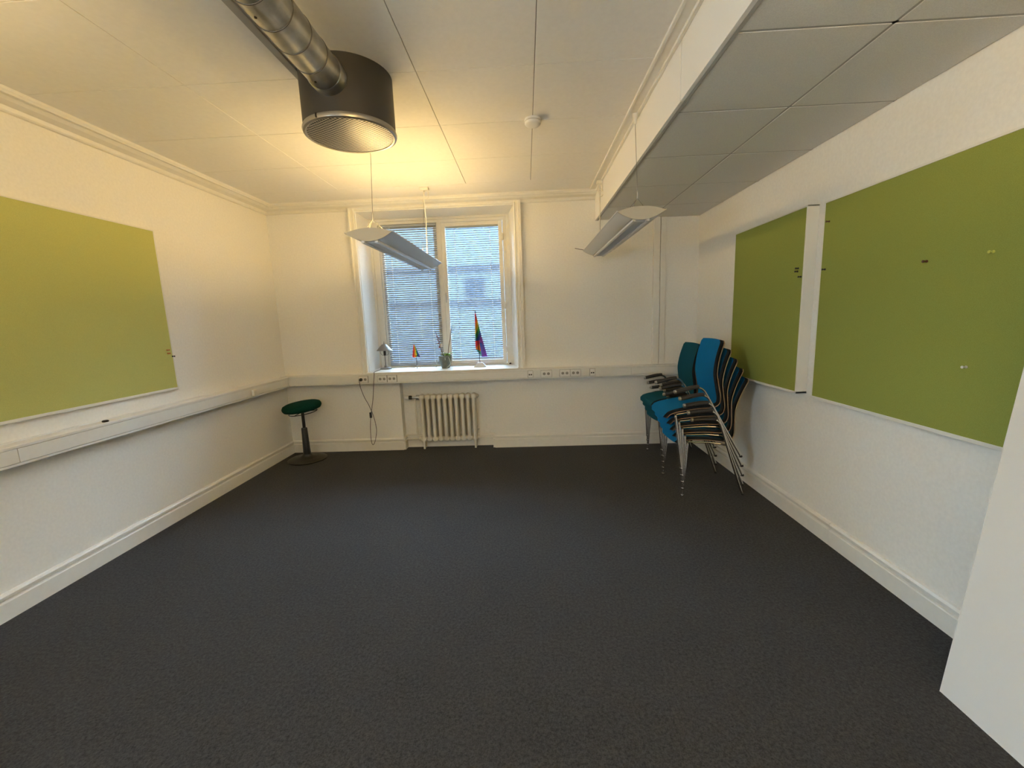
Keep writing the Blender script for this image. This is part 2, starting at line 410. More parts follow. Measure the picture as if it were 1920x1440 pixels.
def sash(x0, x1, z0, z1, t, yo):
    bm = bmesh.new(); y0, y1 = YW+yo, YW+yo+.045
    box(bm, x0, x0+t, y0, y1, z0, z1, bev=.003); box(bm, x1-t, x1, y0, y1, z0, z1, bev=.003)
    box(bm, x0+t, x1-t, y0, y1, z1-t, z1, bev=.003); box(bm, x0+t, x1-t, y0, y1, z0, z0+t, bev=.003)
    s = wpart('sash', bm, M_FRAME)
    g = obj('pane', local(bxm(x0+t-.004, x1-t+.004, y1-.012, y1-.008, z0+t-.004, z1-t+.004), wo), M_GLASS, s)
    return s
sl = sash(1.104, 1.810, .960, 2.648, .045, .012)
sr = sash(1.864, 2.590, .960, 2.646, .046, -.012)
def espag(x, z, par):
    bm = bmesh.new(); yy = YW-.012
    box(bm, x-.010, x+.010, yy-.006, yy, z-.045, z+.045, bev=.003)
    tube(bm, [(x, yy-.005, z+.03), (x, yy-.028, z+.03)], .007, 8); tube(bm, smooth_pts([(x, yy-.028, z+.036), (x, yy-.032, z), (x, yy-.028, z-.075)], 4), .0065, 8)
    obj('window_handle', local(bm, wo), M_STEEL, par, smooth=True)
espag(1.884, 1.79, sr)
for z in (2.46, 1.66, 1.12):
    bm = bmesh.new(); lathe(bm, [(.004, -.042), (.008, -.036), (.008, .036), (.004, .042)], (2.592, YW-.016, z), 10); obj('hinge', local(bm, wo), M_FRAME, win, smooth=True)
for z in (1.78, 1.20):
    bm = bmesh.new(); lathe(bm, [(.004, -.042), (.008, -.036), (.008, .036), (.004, .042)], (1.100, YW-.010, z), 10); obj('hinge', local(bm, wo), M_FRAME, win, smooth=True)
bm = bmesh.new(); lathe(bm, [(.012, 0), (.012, .012), (.007, .016)], (2.63, YW-.05, .944), 12); obj('stop_peg', local(bm, wo), M_BLACK, win, smooth=True)
# sill board
bm = bxm(WX0-.002, WX1-.004, D-.107, YW+.004, .928, .944, bev=.003)
struct(obj('trim_7', bm, M_GLOSS), 'white window sill board carrying lamp, flags and plant')

# ------------------------------------------------------------------ neighbouring building and street
FZL, FZH = 2.02, 3.18
bld = tag(empty('building', (2.0, 15.0, -5.0)), 'pale facade of the building opposite seen through the blinds', 'building')
bo = (2.0, 15.0, -5.0)
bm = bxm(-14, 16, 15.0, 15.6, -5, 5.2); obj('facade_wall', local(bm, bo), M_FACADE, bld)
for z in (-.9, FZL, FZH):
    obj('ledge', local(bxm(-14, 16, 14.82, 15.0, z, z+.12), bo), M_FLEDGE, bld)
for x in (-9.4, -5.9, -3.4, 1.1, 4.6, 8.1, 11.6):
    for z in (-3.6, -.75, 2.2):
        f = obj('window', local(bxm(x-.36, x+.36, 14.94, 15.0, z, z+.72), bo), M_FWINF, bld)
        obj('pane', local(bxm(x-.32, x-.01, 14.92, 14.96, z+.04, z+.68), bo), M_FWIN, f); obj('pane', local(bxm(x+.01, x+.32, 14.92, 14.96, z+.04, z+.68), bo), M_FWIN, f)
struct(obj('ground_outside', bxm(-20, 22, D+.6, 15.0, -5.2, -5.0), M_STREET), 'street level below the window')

# ================================================================== THINGS
# ---- venetian blinds
def blind(name, label, x0, x1, z0, z1, yc, pitch, tilt, depth, head):
    root = tag(empty(name, ((x0+x1)/2, yc, z1)), label, 'blind', 'venetian blinds on the window')
    org = ((x0+x1)/2, yc, z1)
    wd = x1-x0
    bm = bmesh.new(); N = 4
    # slightly cambered slat
    top = []; bot = []
    for k in range(N+1):
        t = -1+2*k/N; yy = t*depth/2; zz = .0022*(1-t*t)
        c, s = math.cos(tilt), math.sin(tilt)
        Y_, Z_ = yy*c - zz*s, yy*s + zz*c
        top.append((Y_, Z_)); bot.append((Y_, Z_-.0006))
    prism(bm, top + bot[::-1], 'x', -wd/2, wd/2)
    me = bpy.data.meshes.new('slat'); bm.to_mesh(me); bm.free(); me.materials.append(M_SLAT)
    z = z1 - head - .012
    while z > z0 + .018:
        inst('slat', me, root, (0, 0, z - z1)); z -= pitch
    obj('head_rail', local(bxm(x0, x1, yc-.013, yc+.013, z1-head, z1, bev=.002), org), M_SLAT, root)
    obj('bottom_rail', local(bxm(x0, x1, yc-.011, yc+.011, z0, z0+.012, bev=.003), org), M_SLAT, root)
    for fr in (.17, .84):
        x = x0 + wd*fr
        bm = bmesh.new()
        for dy in (-.012, .012): tube(bm, [(x, yc+dy*depth/.025, z0+.01), (x, yc+dy*depth/.025, z1-head)], .0016, 5)
        obj('ladder_cord', local(bm, org), M_CORD, root)
    return root
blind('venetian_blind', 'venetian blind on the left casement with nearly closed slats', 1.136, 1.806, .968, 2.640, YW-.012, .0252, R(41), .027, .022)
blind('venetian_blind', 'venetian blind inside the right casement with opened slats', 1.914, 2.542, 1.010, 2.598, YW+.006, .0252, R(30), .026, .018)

# ---- cable trunking (left and back), L-shaped run of body and lids
TZ0, TZ1, TT = .814, .928, .105
def trunk_profile(sign=1):
    return [(0, TZ0), (TT-.004, TZ0), (TT, TZ0+.004), (TT, TZ0+.016), (TT-.009, TZ0+.0165), (TT-.009, TZ1-.0165), (TT, TZ1-.016), (TT, TZ1-.004), (TT-.004, TZ1), (.012, TZ1), (.012, TZ1+.004), (0, TZ1+.004)]
t = tag(empty('cable_trunking', (0, 2, TZ0)), 'white plastic cable trunking running along the left wall under the board', 'trunking', 'cable trunking')
bm = bmesh.new(); prism(bm, trunk_profile(), 'y', YR, D-TT); obj('trunking_body', local(bm, (0, 2, TZ0)), M_TRUNK, t)
for (a, b) in ((YR, 2.085), (2.088, 4.66)):
    obj('lid', local(bxm(TT-.010, TT+.0015, a, b, TZ0+.0195, TZ1-.0195, bev=.0008), (0, 2, TZ0)), M_TRUNK, t)
t = tag(empty('cable_trunking', (2.4, D, TZ0)), 'white plastic cable trunking running along the back wall below the window', 'trunking', 'cable trunking')
bm = bmesh.new(); prism(bm, [(D-p[0], p[1]) for p in trunk_profile()], 'x', 0, W); obj('trunking_body', local(bm, (2.4, D, TZ0)), M_TRUNK, t)
for (a, b) in ((.15, .905), (1.03, 1.125), (1.36, 2.835), (2.905, 2.98), (3.116, 3.19), (3.437, 3.527), (3.597, 3.99), (3.993, W)):
    obj('lid', local(bxm(a, b, D-TT-.0015, D-TT+.010, TZ0+.0195, TZ1-.0195, bev=.0008), (2.4, D, TZ0)), M_TRUNK, t)
YT = D-TT
def socket(x0, x1, label):
    zc = (TZ0+TZ1)/2 ; o_ = ((x0+x1)/2, YT, zc)
    t = tag(empty('power_socket', o_), label, 'socket', 'double power sockets on the trunking')
    obj('face_plate', local(bxm(x0, x1, YT-.010, YT+.001, TZ0+.019, TZ1-.019, bev=.002), o_), M_PLAST, t)
    obj('shadow_gap', local(bxm(x0-.002, x1+.002, YT-.004, YT+.009, TZ0+.0165, TZ1-.0165), o_), M_SOCKIN, t)  # darker rim painting a shadow gap around the face plate
    xm = (x0+x1)/2
    for s in (-1, 1):
        xx = xm + s*.0235
        bm = bmesh.new(); lathe(bm, [(.0205, -.0115), (.0205, -.0095), (.016, -.0095), (.016, -.0115)], (xx, YT, zc), 20, axis='y', closed=True)
        g = obj('socket_ring', local(bm, o_), M_PLAST, t, smooth=True)
        bm = bmesh.new(); lathe(bm, [(.0165, -.0108), (.0165, -.0098)], (xx, YT, zc), 20, axis='y'); obj('socket_recess', local(bm, o_), M_SOCKIN, g)
        bm = bmesh.new()
        for q in (-1, 1): lathe(bm, [(.0032, -.0114), (.0032, -.0100)], (xx+q*.0075, YT, zc), 8, axis='y')
        obj('socket_hole', local(bm, o_), M_DARKHOLE, g)
    return t
socket(.916, 1.018, 'double power socket with the lamp plug, nearest the left corner')
socket(1.134, 1.238, 'double power socket below the desk lamp, left one of the adjoining pair')
socket(1.246, 1.350, 'double power socket below the desk lamp, right one of the adjoining pair')
socket(2.988, 3.108, 'single-standing double power socket just right of the window')
socket(3.198, 3.312, 'double power socket right of window, left one of the adjoining pair')
socket(3.317, 3.430, 'double power socket right of window, right one of the adjoining pair')
def datasock(x0, x1, label):
    zc = (TZ0+TZ1)/2; o_ = ((x0+x1)/2, YT, zc)
    t = tag(empty('data_socket', o_), label, 'socket', 'data sockets on the trunking')
    obj('face_plate', local(bxm(x0, x1, YT-.010, YT+.001, TZ0+.019, TZ1-.019, bev=.002), o_), M_PLAST, t)
    obj('shadow_gap', local(bxm(x0-.003, x1+.003, YT-.004, YT+.009, TZ0+.0165, TZ1-.0165), o_), M_SOCKIN, t)  # dark outline standing in for shade around the data plate
    obj('label_strip', local(bxm(x0+.008, x1-.008, YT-.0112, YT-.009, zc+.018, zc+.033), o_), M_TAG, t)
    for s in (-1, 1):
        xx = (x0+x1)/2+s*.011
        obj('data_port', local(bxm(xx-.0075, xx+.0075, YT-.0112, YT-.009, zc-.012, zc+.002), o_), M_DARKHOLE, t)
datasock(2.842, 2.897, 'small data socket with two ports beside the window casing')
datasock(3.535, 3.590, 'small data socket with two ports, the one farthest right')
# small white box and dark cap on left trunking
t = tag(empty('junction_box', (TT, 4.06, .86)), 'small white box fixed to the front of the left trunking', 'box'); o_ = (TT, 4.06, .86)
obj('box_body', local(bxm(TT+.0015, TT+.030, 4.025, 4.095, .832, .892, bev=.004), o_), M_PLAST, t)
obj('box_lip', local(bxm(TT+.028, TT+.034, 4.030, 4.090, .872, .890, bev=.002), o_), M_PLAST, t)
bm = bmesh.new(); lathe(bm, [(.016, 0), (.018, .003), (.018, .008), (.013, .012)], (0, 0, 0), 16)
tag(obj('round_magnet', bm, M_BLACKMET, smooth=True, loc=(.075, 2.60, TZ1)), 'small dark round magnet lying on the left trunking', 'magnet')

# ---- notice boards
def board(label, side, y0, y1, z0, z1, thick, felt, fr=.016, grp='felt notice boards'):
    xw = 0 if side < 0 else W; s = 1 if side < 0 else -1
    o_ = (xw, (y0+y1)/2, z0)
    t = tag(empty('notice_board', o_), label, 'notice board', grp)
    def bx(n, d0, d1, a, b, c, d, m, bev=0):
        xx = sorted((xw+s*d0, xw+s*d1)); return obj(n, local(bxm(xx[0], xx[1], a, b, c, d, bev=bev), o_), m, t)
    bx('felt_panel', .004, thick-.003, y0+fr*.5, y1-fr*.5, z0+fr*.5, z1-fr*.5, felt)
    bx('frame_rail', .0, thick, y0, y1, z0, z0+fr, M_BFRAME, .002); bx('frame_rail', .0, thick, y0, y1, z1-fr*.6, z1, M_BFRAME, .002)
    bx('frame_stile', .0, thick, y0, y0+fr*.7, z0, z1, M_BFRAME, .002); bx('frame_stile', .0, thick, y1-fr*.5, y1, z0, z1, M_BFRAME, .002)
    return t
board('lime green felt notice board on the left wall', -1, .95, 3.268, 1.036, 2.262, .030, M_BOARDL, .018)
board('smaller green felt notice board on right wall behind the chairs', 1, 2.905, 3.855, .918, 2.146, .075, M_BOARDR, .016)
board('large green felt notice board on right wall nearest the viewer', 1, 1.25, 2.815, .905, 2.138, .032, M_BOARDR, .018)

# ---- push pins
def pin(label, x, y, z, s, m, grp):
    t = tag(empty('push_pin', (x, y, z)), label, 'pin', grp)
    bm = bmesh.new(); lathe(bm, [(.0055, 0), (.0065, s*.003), (.0035, s*.006), (.0035, s*.014), (.006, s*.017), (.006, s*.020)], (0, 0, 0), 12, axis='x'); obj('pin_head', bm, m, t, smooth=True)
    bm = bmesh.new(); lathe(bm, [(.0006, -s*.006), (.0006, s*.001)], (0, 0, 0), 6, axis='x'); obj('pin_needle', bm, M_STEEL, t)
P_BR = mat('brown_pin', (.10, .035, .02), .4); P_BK = mat('black_pin', (.015, .015, .015), .4); P_YE = mat('yellow_pin', (.55, .55, .10), .4); P_WH = mat('white_pin', (.75, .75, .70), .4); P_OR = mat('orange_pin', (.45, .14, .03), .4)
xb = W-.029; xb1 = W-.072
g = 'push pins on the boards'
pin('brown push pin at the top left of the large green board', xb, 2.764, 2.012, -1, P_BR, g)
pin('black push pin at the left edge of the large green board', xb, 2.770, 1.728, -1, P_BK, g)
pin('dark red push pin in the middle of the large green board', xb, 2.089, 1.690, -1, P_BR, g)
pin('yellow push pin at the upper right of the large green board', xb, 1.805, 1.691, -1, P_YE, g)
pin('white push pin at the lower right of the large green board', xb, 1.852, 1.223, -1, P_WH, g)
pin('black push pin, topmost of three at the right edge of smaller green board', xb1, 2.965, 1.758, -1, P_BK, g)
pin('black push pin, middle of three at the right edge of smaller green board', xb1, 2.970, 1.738, -1, P_BK, g)
pin('black push pin, lowest of three at the right edge of smaller green board', xb1, 2.932, 1.700, -1, P_BK, g)
pin('orange push pin, upper of the pair on the lime green board', .027, 3.215, 1.352, 1, P_OR, g)
pin('orange push pin, lower of the pair on the lime green board', .027, 3.218, 1.326, 1, P_OR, g)
pin('black push pin at the right edge of the lime green board', .029, 3.254, 1.300, 1, P_BK, g)

# ---- ventilation diffuser drum and duct
VX, VY, VR, VZ0 = 1.92, 2.455, .237, 2.516
t = tag(empty('air_diffuser', (VX, VY, VZ0)), 'grey round air diffuser drum with perforated bottom hanging from the ceiling', 'diffuser'); o_ = (VX, VY, VZ0)
bm = bmesh.new(); lathe(bm, [(VR, VZ0+.012), (VR, ZC)], (VX, VY, 0), 64); obj('drum', local(bm, o_), M_DIFF, t, smooth=True)
bm = bmesh.new(); lathe(bm, [(VR+.003, VZ0+.016), (VR+.006, VZ0+.006), (VR+.002, VZ0-.006), (VR-.008, VZ0-.010), (VR-.016, VZ0-.007), (VR-.016, VZ0+.004)], (VX, VY, 0), 64, closed=True); obj('rim', local(bm, o_), M_RIM, t, smooth=True)
bm = bmesh.new(); lathe(bm, [(VR-.015, VZ0-.004), (VR-.03, VZ0-.0065), (.10, VZ0-.010), (.002, VZ0-.011), (.002, VZ0+.002), (VR-.015, VZ0+.002)], (VX, VY, 0), 64, closed=True); obj('perforated_grille', local(bm, o_), M_GRILLE, t, smooth=True)
bm = bmesh.new(); lathe(bm, [(VR-.004, -.006), (VR+.0068, -.002), (VR+.0068, .003), (VR-.004, .006)], (VX, VY, VZ0+.004), 6)
bm.free()
for a in (R(250), R(85)):
    px, py = VX+(VR+.004)*math.cos(a), VY+(VR+.004)*math.sin(a)
    bm = bxm(px-.004, px+.004, py-.004, py+.004, VZ0-.004, VZ0+.018, bev=.001); obj('clip', local(bm, o_), M_BLACKMET, t)
DZ, DR = 2.686, .082
t = tag(empty('ventilation_duct', (VX, 0, DZ)), 'round galvanised steel ventilation duct running along the ceiling into the drum', 'duct'); o_ = (VX, 0, DZ)
bm = bmesh.new(); lathe(bm, [(DR, YR), (DR, VY-VR+.02)], (VX, 0, DZ), 48, axis='y'); obj('duct_pipe', local(bm, o_), M_ZINC, t, smooth=True)
yy = 2.037
while yy > YR:
    bm = bmesh.new(); lathe(bm, [(DR-.002, -.0035), (DR+.0022, -.002), (DR+.0022, .002), (DR-.002, .0035)], (VX, yy, DZ), 48, axis='y', closed=True); obj('seam_ring', local(bm, o_), M_DUCTSEAM, t, smooth=True); yy -= .140
bm = bmesh.new(); lathe(bm, [(DR+.001, 2.165), (DR+.005, 2.17), (DR+.005, VY-VR+.03), (DR+.001, VY-VR+.03)], (VX, 0, DZ), 48, axis='y', closed=True); obj('collar', local(bm, o_), M_ZINC, t, smooth=True)
for (a, yv) in ((R(255), 1.68), (R(262), 2.10)):
    bm = bmesh.new(); lathe(bm, [(.005, -.004), (.005, .004)], (VX+DR*math.cos(a), yv, DZ+DR*math.sin(a)), 10); obj('rivet', local(bm, o_), M_BLACKMET, t)
bm = bmesh.new(); box(bm, 1.668, 1.706, YR, 2.44, ZC-.010, ZC, bev=.002)
tag(obj('conduit_strip', bm, mat('conduit_grey', (.42, .39, .33), .6)), 'flat conduit strip on the ceiling beside the round duct', 'conduit')

# ---- smoke detector
t = tag(empty('smoke_detector', (2.925, 3.045, ZC)), 'small round white smoke detector on the ceiling', 'detector')
bm = bmesh.new(); lathe(bm, [(.052, 0), (.054, -.006), (.054, -.014), (.050, -.016)], (0, 0, 0), 32); obj('base', bm, M_PLAST, t, smooth=True)
bm = bmesh.new(); lathe(bm, [(.046, -.016), (.053, -.020), (.052, -.034), (.044, -.041), (.02, -.043)], (0, 0, 0), 32); obj('cover', bm, M_PLAST, t, smooth=True)

# ---- pendant lamps
def pendant(label, xc, y0, y1, z, watt, near_anchor, far_anchor, throw=86.0):
    """z: height of the wing edges; trough cross-section curved upward at both sides"""
    L = y1-y0; yc = (y0+y1)/2; o_ = (xc, yc, z)
    t = tag(empty('pendant_lamp', o_), label, 'lamp', 'wing-shaped pendant lamps')
    hw = .158
    # outer curved shell
    def arc(k, n=16): 
        s = -1+2*k/n; return (xc+s*hw, z-.055+.055*abs(s)**2.0)
    outer = [arc(k) for k in range(17)]
    for sgn in (-1, 1):
        pts = [p for p in outer if sgn*(p[0]-xc) > .050]
        if sgn < 0: pts = pts[::-1]
        up = [(p[0], p[1]+.004) for p in pts]
        bm = bmesh.new(); prism(bm, pts + up[::-1], 'y', y0+.004, y1-.004); obj('wing', local(bm, o_), M_LAMP, t, smooth=True)
        e = pts[-1]; bm = bmesh.new(); tube(bm, [(e[0], y0, e[1]+.002), (e[0], y1, e[1]+.002)], .0045, 8); obj('edge_profile', local(bm, o_), M_LAMP, t, smooth=True)
    # centre louvre channel
    bm = bmesh.new()
    for sgn in (-1, 1):
        xs = sorted((xc+sgn*.034, xc+sgn*.056)); box(bm, xs[0], xs[1], y0+.01, y1-.01, z-.064, z-.048, bev=.002)
    obj('louvre_side', local(bm, o_), M_LOUVRE, t)
    bm = bxm(-.034, .034, -.0018, .0018, -.060, -.030); me = bpy.data.meshes.new('louvre_blade'); bm.to_mesh(me); bm.free(); me.materials.append(M_LOUVRE)
    y = y0+.05
    while y < y1-.04: inst('louvre_blade', me, t, (0, y-yc, 0)); y += .030
    bm = bmesh.new(); tube(bm, [(xc, y0+.04, z-.022), (xc, y1-.04, z-.022)], .010, 12); obj('tube', local(bm, o_), M_TUBE, t, smooth=True)
    bm = bmesh.new(); tube(bm, [(xc, y0+.06, z+.016), (xc, y1-.06, z+.016)], .009, 12); obj('uplight_tube', local(bm, o_), M_GLOWTUBE if watt else M_TUBE, t, smooth=True)
    # curved end caps: lens-shaped plate closing the trough
    for (ye, yo) in ((y0, .012), (y1, -.012)):
        top = [(xc+s*hw, z+.030*(1-s*s)) for s in [(-1+2*k/16) for k in range(17)]]
        bm = bmesh.new(); prism(bm, outer + top[::-1][1:-1], 'y', ye, ye+yo); obj('end_cap', local(bm, o_), M_LAMPEND, t, smooth=True)
    # top spine
    obj('spine', local(bxm(xc-.075, xc+.075, y0+.012, y1-.012, z-.008, z-.002), o_), M_LAMP, t)
    # suspension
    for kind, (ax, ay, az), ye in (('near', near_anchor, y0+.11), ('far', far_anchor, y1-.12)):
        bm = bmesh.new(); hz = z+.115
        tube(bm, [(xc, ye, hz), (ax, ay, az)], .0016, 6); obj('suspension_wire', local(bm, o_), M_WIRE, t)
        bm = bmesh.new(); tube(bm, [(xc, ye, hz-.012), (xc, ye, hz+.035)], .0042, 8); obj('wire_grip', local(bm, o_), M_STEEL, t, smooth=True)
        bm = bmesh.new()
        for dx, dy in ((-.07, .05), (-.06, -.03), (.08, .03)): tube(bm, [(xc, ye, hz-.010), (xc+dx, ye+dy, z+.020)], .0016, 5)
        obj('bridle_wire', local(bm, o_), M_WIRE, t)
    if watt:
        for sgn in (-1, 1):      # sideways-thrown uplight, one strip per side of the trough
            ld = bpy.data.lights.new('uplight', 'AREA'); ld.shape = 'RECTANGLE'; ld.size = .07; ld.size_y = L-.12; ld.energy = watt/2; ld.color = WARM
            lo = bpy.data.objects.new('uplight', ld); COL.objects.link(lo); lo.parent = t; lo.location = (sgn*.07, 0, .030)
            lo.rotation_euler = (0, math.pi-sgn*R(throw), 0)
    return t, o_
def coil(bm, c, n=2):
    pts = []
    for k in range(26*n):
        a = 2*math.pi*k/26; pts.append((c[0]+.022*math.sin(a)+.004*math.sin(a*.37), c[1]+.006*math.cos(a*.5), c[2]-.035+.035*math.cos(a)*(1+.12*math.sin(k*.2))))
    tube(bm, pts, .0028, 6)
L1z, L1x = 2.092, 1.82
lp, o_ = pendant('lit wing-shaped pendant lamp hanging in front of the window', L1x, 2.87, 4.52, L1z, LAMP_FRONT, (1.845, 3.0, ZC), (1.877, 4.38, ZC))
bm = bmesh.new(); box(bm, 1.877-.045, 1.877+.045, 4.355, 4.405, ZC-.026, ZC, bev=.006); obj('ceiling_rose', local(bm, o_), M_WCABLE, lp)
bm = bmesh.new(); coil(bm, (1.895, 4.375, ZC-.03)); tube(bm, smooth_pts([(1.870, 4.38, ZC-.02), (1.868, 4.382, ZC-.12), (1.875, 4.385, ZC-.3), (1.868, 4.39, 2.35), (1.862, 4.39, L1z+.01)], 6), .004, 8); obj('power_cable', local(bm, o_), M_WCABLE, lp, smooth=True)
L2z, L2x = 2.163, 3.617
lp, o_ = pendant('unlit wing-shaped pendant lamp hanging beside the white fascia', L2x, 2.93, 4.60, L2z, 0, (3.590, 3.01, 2.745), (3.592, 4.34, 2.76))
bm = bmesh.new(); lathe(bm, [(.018, 2.782), (.016, 2.77), (.009, 2.722), (.004, 2.718)], (3.590, 3.01, 0), 16); obj('ceiling_cup', local(bm, o_), M_WCABLE, lp, smooth=True)
bm = bmesh.new(); box(bm, 3.560, 3.612, 4.315, 4.365, 2.745, 2.775, bev=.006); obj('ceiling_rose', local(bm, o_), M_WCABLE, lp)
bm = bmesh.new(); coil(bm, (3.590, 4.335, 2.745), 2); coil(bm, (3.598, 4.335, 2.70), 1); tube(bm, smooth_pts([(3.590, 4.34, 2.75), (3.586, 4.345, 2.66), (3.592, 4.35, 2.5), (3.588, 4.38, 2.3), (3.59, 4.40, L2z+.01)], 6), .004, 8); obj('power_cable', local(bm, o_), M_WCABLE, lp, smooth=True)
bm = bmesh.new(); tube(bm, smooth_pts([(3.50, 4.55, L2z-.005), (3.44, 4.57, L2z+.012), (3.37, 4.58, L2z+.03)], 5), .003, 6); obj('loose_cable_end', local(bm, o_), M_LCORD, lp)
lp, o_ = pendant('lit wing-shaped pendant lamp at the near left, outside the view', .66, -.10, 1.56, 2.10, LAMP_LEFT, (.66, .0, ZC), (.66, 1.33, ZC), 15.0)
lp, o_ = pendant('added unseen wing-shaped pendant lamp behind the viewer giving warm fill light', 3.25, -1.55, .05, 2.10, LAMP_FILL, (3.25, -1.4, ZC), (3.25, -.1, ZC))  # made-up lamp out of view, added to brighten walls with warm fill

# ---- radiator
t = tag(empty('radiator', (1.89, 4.855, 0)), 'cream cast-iron column radiator in the niche under the window', 'radiator'); o_ = Vector((1.89, 4.855, 0))
RX, RXE, NS = 1.553, 2.233, 10
pitch = (RXE-RX)/NS; ry0, ry1 = 4.802, 4.905
def rad_section():
    bm = bmesh.new(); yc = (ry0+ry1)/2-o_.y
    h = .052
    for (zc, rr) in ((.618, .0345), (.118, .0345)):
        lathe(bm, [(rr*.45, -h), (rr*.8, -h+.006), (rr, -h+.018), (rr, h-.018), (rr*.8, h-.006), (rr*.45, h)], (0, yc, zc), 16, axis='y')
        lathe(bm, [(.021, -pitch/2), (.021, pitch/2)], (0, yc, zc), 14, axis='x')
    for dy in (-.0345, .0345):
        lathe(bm, [(.0205, .12), (.0205, .62)], (0, yc+dy, 0), 14)
    box(bm, -.0185, .0185, yc-.035, yc+.035, .12, .62)
    me = bpy.data.meshes.new('radiator_section'); bm.to_mesh(me); bm.free(); me.materials.append(M_RADI)
    for p in me.polygons: p.use_smooth = True
    me.set_sharp_from_angle(angle=R(45)); return me
me = rad_section()
for k in range(NS): inst('radiator_section', me, t, (RX+pitch*(k+.5)-o_.x, 0, 0))
for x in (RX+pitch*.5, RXE-pitch*.5):
    for y in (ry0+.018, ry1-.018):
        bm = bmesh.new(); lathe(bm, [(.013, 0), (.012, .03), (.017, .08), (.026, .12)], (x, y, 0), 12); obj('foot', local(bm, o_), M_RADI, t, smooth=True)
yc = (ry0+ry1)/2
bm = bmesh.new(); lathe(bm, [(.030, 1.543-.022), (.030, 1.555)], (0, yc, .618), 16, axis='x'); lathe(bm, [(.011, 1.468), (.011, 1.525)], (0, yc, .618), 12, axis='x'); obj('valve_union', local(bm, o_), M_STEEL, t, smooth=True)
bm = bmesh.new(); lathe(bm, [(.018, 1.430), (.024, 1.436), (.024, 1.460), (.016, 1.470)], (0, yc, .618), 18, axis='x'); obj('valve_collar', local(bm, o_), M_BLACK, t, smooth=True)
bm = bmesh.new(); lathe(bm, [(.012, 1.380), (.022, 1.386), (.025, 1.40), (.025, 1.432)], (0, yc, .618), 18, axis='x'); obj('thermostat_head', local(bm, o_), M_PLAST, t, smooth=True)
bm = bmesh.new()
tube(bm, smooth_pts([(1.503, yc, .618), (1.503, yc+.004, .58), (1.503, yc+.01, .35), (1.503, yc+.01, .20), (1.500, yc+.012, .165), (1.470, yc+.02, .160), (1.400, yc+.03, .158), (NX0+.005, yc+.03, .157)], 6), .0085, 10)
obj('supply_pipe', local(bm, o_), M_RADI, t, smooth=True)
bm = bmesh.new(); tube(bm, [(1.56, yc, .118), (1.50, yc+.005, .112), (1.43, yc+.02, .108), (NX0+.02, yc+.025, .105)], .0085, 10); lathe(bm, [(.02, 1.520), (.028, 1.528), (.028, 1.553)], (0, yc, .118), 14, axis='x'); lathe(bm, [(.014, -.012), (.014, .012)], (1.503, yc+.01, .205), 12); obj('return_pipe', local(bm, o_), M_RADI, t, smooth=True)
bm = bmesh.new(); lathe(bm, [(.026, RXE-.002), (.026, RXE+.014), (.015, RXE+.016), (.015, RXE+.034)], (0, yc, .118), 14, axis='x'); lathe(bm, [(.024, RXE-.002), (.024, RXE+.012), (.012, RXE+.024)], (0, yc, .618), 14, axis='x'); obj('end_plug', local(bm, o_), M_RADI, t, smooth=True)
bm = bmesh.new(); lathe(bm, [(.007, RXE), (.007, RXE+.018), (.004, RXE+.020)], (0, ry0+.02, .225), 10, axis='x'); obj('bleed_screw', local(bm, o_), M_STEEL, t, smooth=True)

# ---- stool
SX, SY = .318, 4.525
t = tag(empty('stool', (SX, SY, 0)), 'round dark green wobble stool on a black column and disc base', 'stool')
bm = bmesh.new(); lathe(bm, [(.192, 0), (.204, .004), (.206, .014), (.195, .022), (.13, .030), (.075, .040), (.052, .055), (.045, .070)], (0, 0, 0), 48); obj('base', bm, M_STOOLBASE, t, smooth=True)
bm = bmesh.new(); lathe(bm, [(.047, .055), (.040, .085), (.038, .12), (.031, .365), (.028, .372)], (0, 0, 0), 24); obj('column', bm, M_BLACK, t, smooth=True)
bm = bmesh.new(); lathe(bm, [(.0165, .365), (.0165, .550)], (0, 0, 0), 18); obj('gas_lift', bm, M_BLACKMET, t, smooth=True)
seat = empty('seat_assembly', (0, 0, 0)); bpy.data.objects.remove(seat)
tilt = Matrix.Translation((0, 0, .615)) @ Matrix.Rotation(R(-5.0), 4, 'Y') @ Matrix.Rotation(R(3), 4, 'X')
bm = bmesh.new(); lathe(bm, [(.165, -.042), (.190, -.034), (.203, -.012), (.203, .008), (.192, .028), (.165, .040), (.08, .046), (.01, .047)], (0, 0, 0), 48); bmesh.ops.transform(bm, matrix=tilt, verts=bm.verts); obj('seat', bm, M_GREENSEAT, t, smooth=True, angle=60)
bm = bmesh.new(); lathe(bm, [(.05, -.066), (.06, -.06), (.165, -.043), (.165, -.040)], (0, 0, 0), 32); bmesh.ops.transform(bm, matrix=tilt, verts=bm.verts); obj('seat_plate', bm, M_BLACK, t, smooth=True)
bm = bmesh.new(); ring = [(.145*math.cos(2*math.pi*k/40), .145*math.sin(2*math.pi*k/40), -.068) for k in range(40)]; tube(bm, ring, .0045, 8, closed=True)
for a in (R(20), R(140), R(260)): tube(bm, [(.02*math.cos(a), .02*math.sin(a), -.060), (.145*math.cos(a), .145*math.sin(a), -.068)], .0042, 8)
bmesh.ops.transform(bm, matrix=tilt, verts=bm.verts); obj('height_ring', bm, M_BLACKMET, t, smooth=True)

